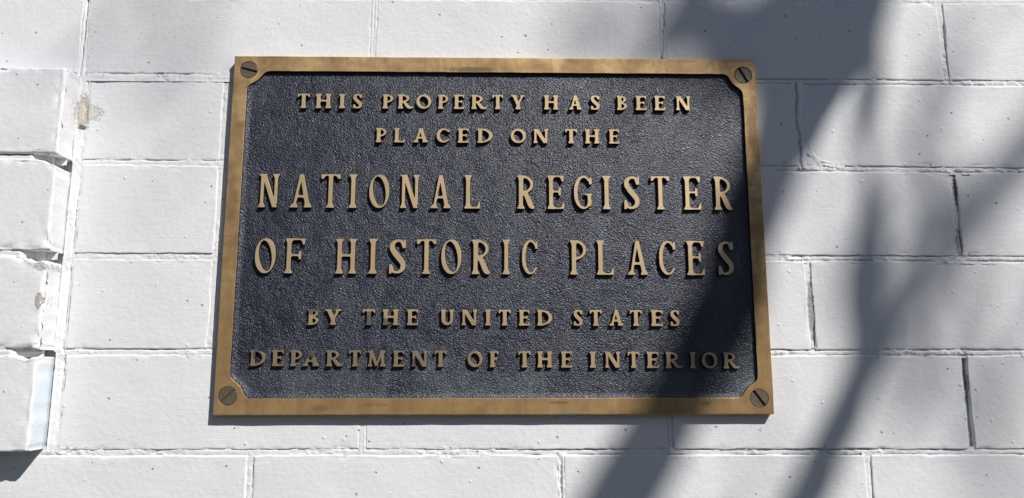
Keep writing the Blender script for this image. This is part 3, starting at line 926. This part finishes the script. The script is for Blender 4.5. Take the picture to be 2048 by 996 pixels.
LIMBS = {  # shadow on the wall (x, z from the plaque's centre, width) and the distance towards the sun
 'a': (4.4, [(.60, .60, .13), (.474, .393, .126), (.417, .286, .117), (.383, .235, .103), (.352, .181, .09), (.336, .134, .072), (.32, .079, .074), (.299, .037, .084), (.279, -.01, .080), (.263, -.062, .080), (.251, -.101, .084), (.231, -.135, .080), (.205, -.173, .070), (.182, -.217, .075), (.152, -.27, .082), (.102, -.347, .081), (.02, -.50, .07), (-.10, -.75, .04)]),
 'b': (7.5, [(.386, .19, .06), (.329, .24, .079), (.276, .285, .079), (.205, .343, .074), (.05, .48, .05), (-.15, .62, .03)]),
 'c': (2.8, [(.52, .70, .07), (.45, .42, .063), (.429, .326, .062), (.422, .261, .064), (.411, .209, .060), (.384, .159, .042), (.365, .11, .03)]),
 'd': (3.9, [(.47, .40, .03), (.452, .222, .03), (.441, .159, .034), (.434, .116, .024), (.435, .074, .016), (.437, .038, .030), (.433, .008, .036), (.427, -.033, .042), (.416, -.067, .046), (.42, -.107, .055), (.420, -.135, .050), (.406, -.168, .039), (.387, -.206, .043), (.365, -.244, .044), (.343, -.286, .046), (.306, -.348, .041), (.22, -.50, .03), (.10, -.70, .02)]),
 'e': (7.5, [(.560, .044, .03), (.529, .014, .035), (.499, -.032, .029), (.49, -.061, .028), (.479, -.09, .029), (.465, -.115, .016)]),
 'g': (7.0, [(1.1, .50, .07), (.92, .34, .06), (.794, .251, .056), (.691, .161, .055), (.637, .111, .048), (.597, .071, .046), (.561, .038, .041), (.522, .009, .030), (.506, -.015, .014)]),
}
# finer branches farther up: shade at (x, z), thickness, angle in degrees, length, distance
TWIGS = [(.56, .12, .012, 82, .45, 8.5), (.60, -.02, .014, 70, .5, 8.2), (.545, -.15, .012, 84, .4, 8.6),
         (.545, .24, .010, 85, .12, 7.4), (.395, .03, .008, 85, .3, 7.6), (.50, .06, .014, 80, .22, 7.0),
         (.60, -.22, .018, 86, .4, 8.0), (.26, -.26, .010, 70, .3, 8.0), (.24, .255, .030, 10, .3, 8.0),
         (.20, .26, .020, 80, .25, 8.6), (-.46, .275, .014, 70, .25, 9.0), (-.38, .28, .018, 78, .22, 9.2), (-.36, .15, .008, 80, .2, 9.0),
         (.35, .25, .06, 30, .2, 6.5), (.325, .285, .06, 15, .2, 5.5), (.46, -.11, .022, 75, .2, 6.8), (.52, .12, .020, 84, .2, 6.5), (.405, -.09, .02, 80, .16, 6.5), (.475, -.04, .012, 60, .22, 7.0)]
ends = {}
for k, (dist, pts) in LIMBS.items():
    out = []
    for i, (u, v, wd) in enumerate(pts):
        j0, j1 = max(i - 1, 0), min(i + 1, len(pts) - 1)
        t = Vector((pts[j1][0] - pts[j0][0], 0, pts[j1][1] - pts[j0][1])).normalized()
        nperp = Vector((-t.z, 0, t.x))
        m_ = SUN.cross(t).normalized()
        r = abs(nperp.dot(m_)) * wd / 2
        p = Vector((u, 0, v + ZC)) + SUN * dist
        out.append((p.x, p.y, p.z, r))
    ends[k] = out
X0, Y0 = 5.2, -4.4
tube('trunk', [(X0, Y0, -.05, .26), (X0, Y0, .3, .20), (X0 - .05, Y0, 2.0, .17), (X0 + .05, Y0 - .1, 4.2, .15), (X0 + .1, Y0 - .2, 6.0, .12), (X0 + .2, Y0 - .3, 8.0, .07), (X0 + .1, Y0 - .4, 9.6, .02)], tree, 18)
def tip(q, r): return (q[0], q[1], q[2], r)
tube('limb', [(X0 + .1, Y0 - .2, 6.2, .10), (4.3, -3.6, 7.2, .085)] + ends['a'], tree)
tube('limb', [tip(ends['a'][0], .05)] + ends['c'], tree)
tube('limb', [(X0 + .1, Y0 - .15, 5.2, .08)] + ends['g'], tree)
tube('limb', [tip(ends['a'][3], .03)] + ends['b'], tree)
tube('limb', [tip(ends['c'][1], .022)] + ends['d'], tree)
tube('limb', [tip(ends['g'][6], .016)] + ends['e'], tree)
rt = random.Random(3)
def twig(u, v, w_, ang, L, dist):
    """a thin branch whose faint shade falls round (u, v) on the wall"""
    pts = []
    for k in range(6):
        s_ = (k - 2.5) / 5 * L
        bend = .12 * L * math.sin(k * 1.1 + u * 9)
        p = Vector((u + math.cos(ang) * s_ - math.sin(ang) * bend, 0, v + ZC + math.sin(ang) * s_ + math.cos(ang) * bend)) + SUN * (dist + .05 * k)
        pts.append((p.x, p.y, p.z, w_ * .5 * (1.15 - .08 * k)))
    tube('twig', pts, tree, 8)
for (u, v, w_, an, L, d_) in TWIGS: twig(u, v, w_, math.radians(an), L, d_)
for k in range(8):                                             # upper boughs, their shade falls clear of the plaque
    z = 5.2 + .5 * k; an = rt.uniform(-.9, 2.2); L = 1.9 - .14 * k
    bx, by = X0 + .1, Y0 - .2
    dx, dy = math.cos(an), -abs(math.sin(an))
    tube('limb', [(bx, by, z, .05), (bx + dx * L * .4, by + dy * L * .4, z + .5, .03), (bx + dx * L * .75, by + dy * L * .75, z + 1.1, .018), (bx + dx * L, by + dy * L, z + 1.6, .006)], tree, 8)

# ------------------------------------------------------------- leafy mass added behind the viewer to cut sky light
sky_blocker = thing('sky_blocker', 'unseen dark leafy mass, added opposite the wall to block sky light', 'sky_blocker', (0, -7.5, 0))
M_leaf = plain_material('blocker_green', (.018, .035, .012), (.045, .075, .025), 9.0, .7, .01, 60)
hx = np.linspace(-9, 9, 150); ht = np.linspace(0, 1, 60)
A, B = np.meshgrid(hx, ht, indexing='ij')
prof_y = np.where(B < .4, .6, np.where(B > .6, -.6, .6 - (B - .4) * 6)); prof_z = np.where(B < .4, B / .4 * 3.3, np.where(B > .6, (1 - B) / .4 * 3.3, 3.3))
nn = fbm(A / .7, (prof_z + prof_y) / .7, 77, 4) * .28
HV = np.stack([A, prof_y + nn * np.where(prof_y < 0, -1, 1), np.maximum(prof_z + nn * (prof_z > 3), 0)], -1).reshape(-1, 3)
body = obj('blocker_foliage', mesh('blocker_foliage', HV, grid_faces(150, 60), M_leaf, False), sky_blocker)
rl = random.Random(11); LV = []; LF = []
for k in range(9000):
    x = rl.uniform(-9, 9); z = rl.uniform(.05, 3.5); y = .62 + rl.uniform(-.1, .3)
    c = Vector((x, y, z)); a = Vector((rl.uniform(-1, 1), rl.uniform(-.6, .6), rl.uniform(-1, 1))).normalized() * .06
    b = a.cross(Vector((rl.uniform(-1, 1), 1, rl.uniform(-1, 1)))).normalized() * .03
    n = len(LV); LV += [c - a, c + b, c + a, c - b]; LF.append((n, n + 1, n + 2, n + 3))
lv = obj('blocker_leaves', mesh('blocker_leaves', LV, LF, M_leaf), sky_blocker); lv['kind'] = 'stuff'
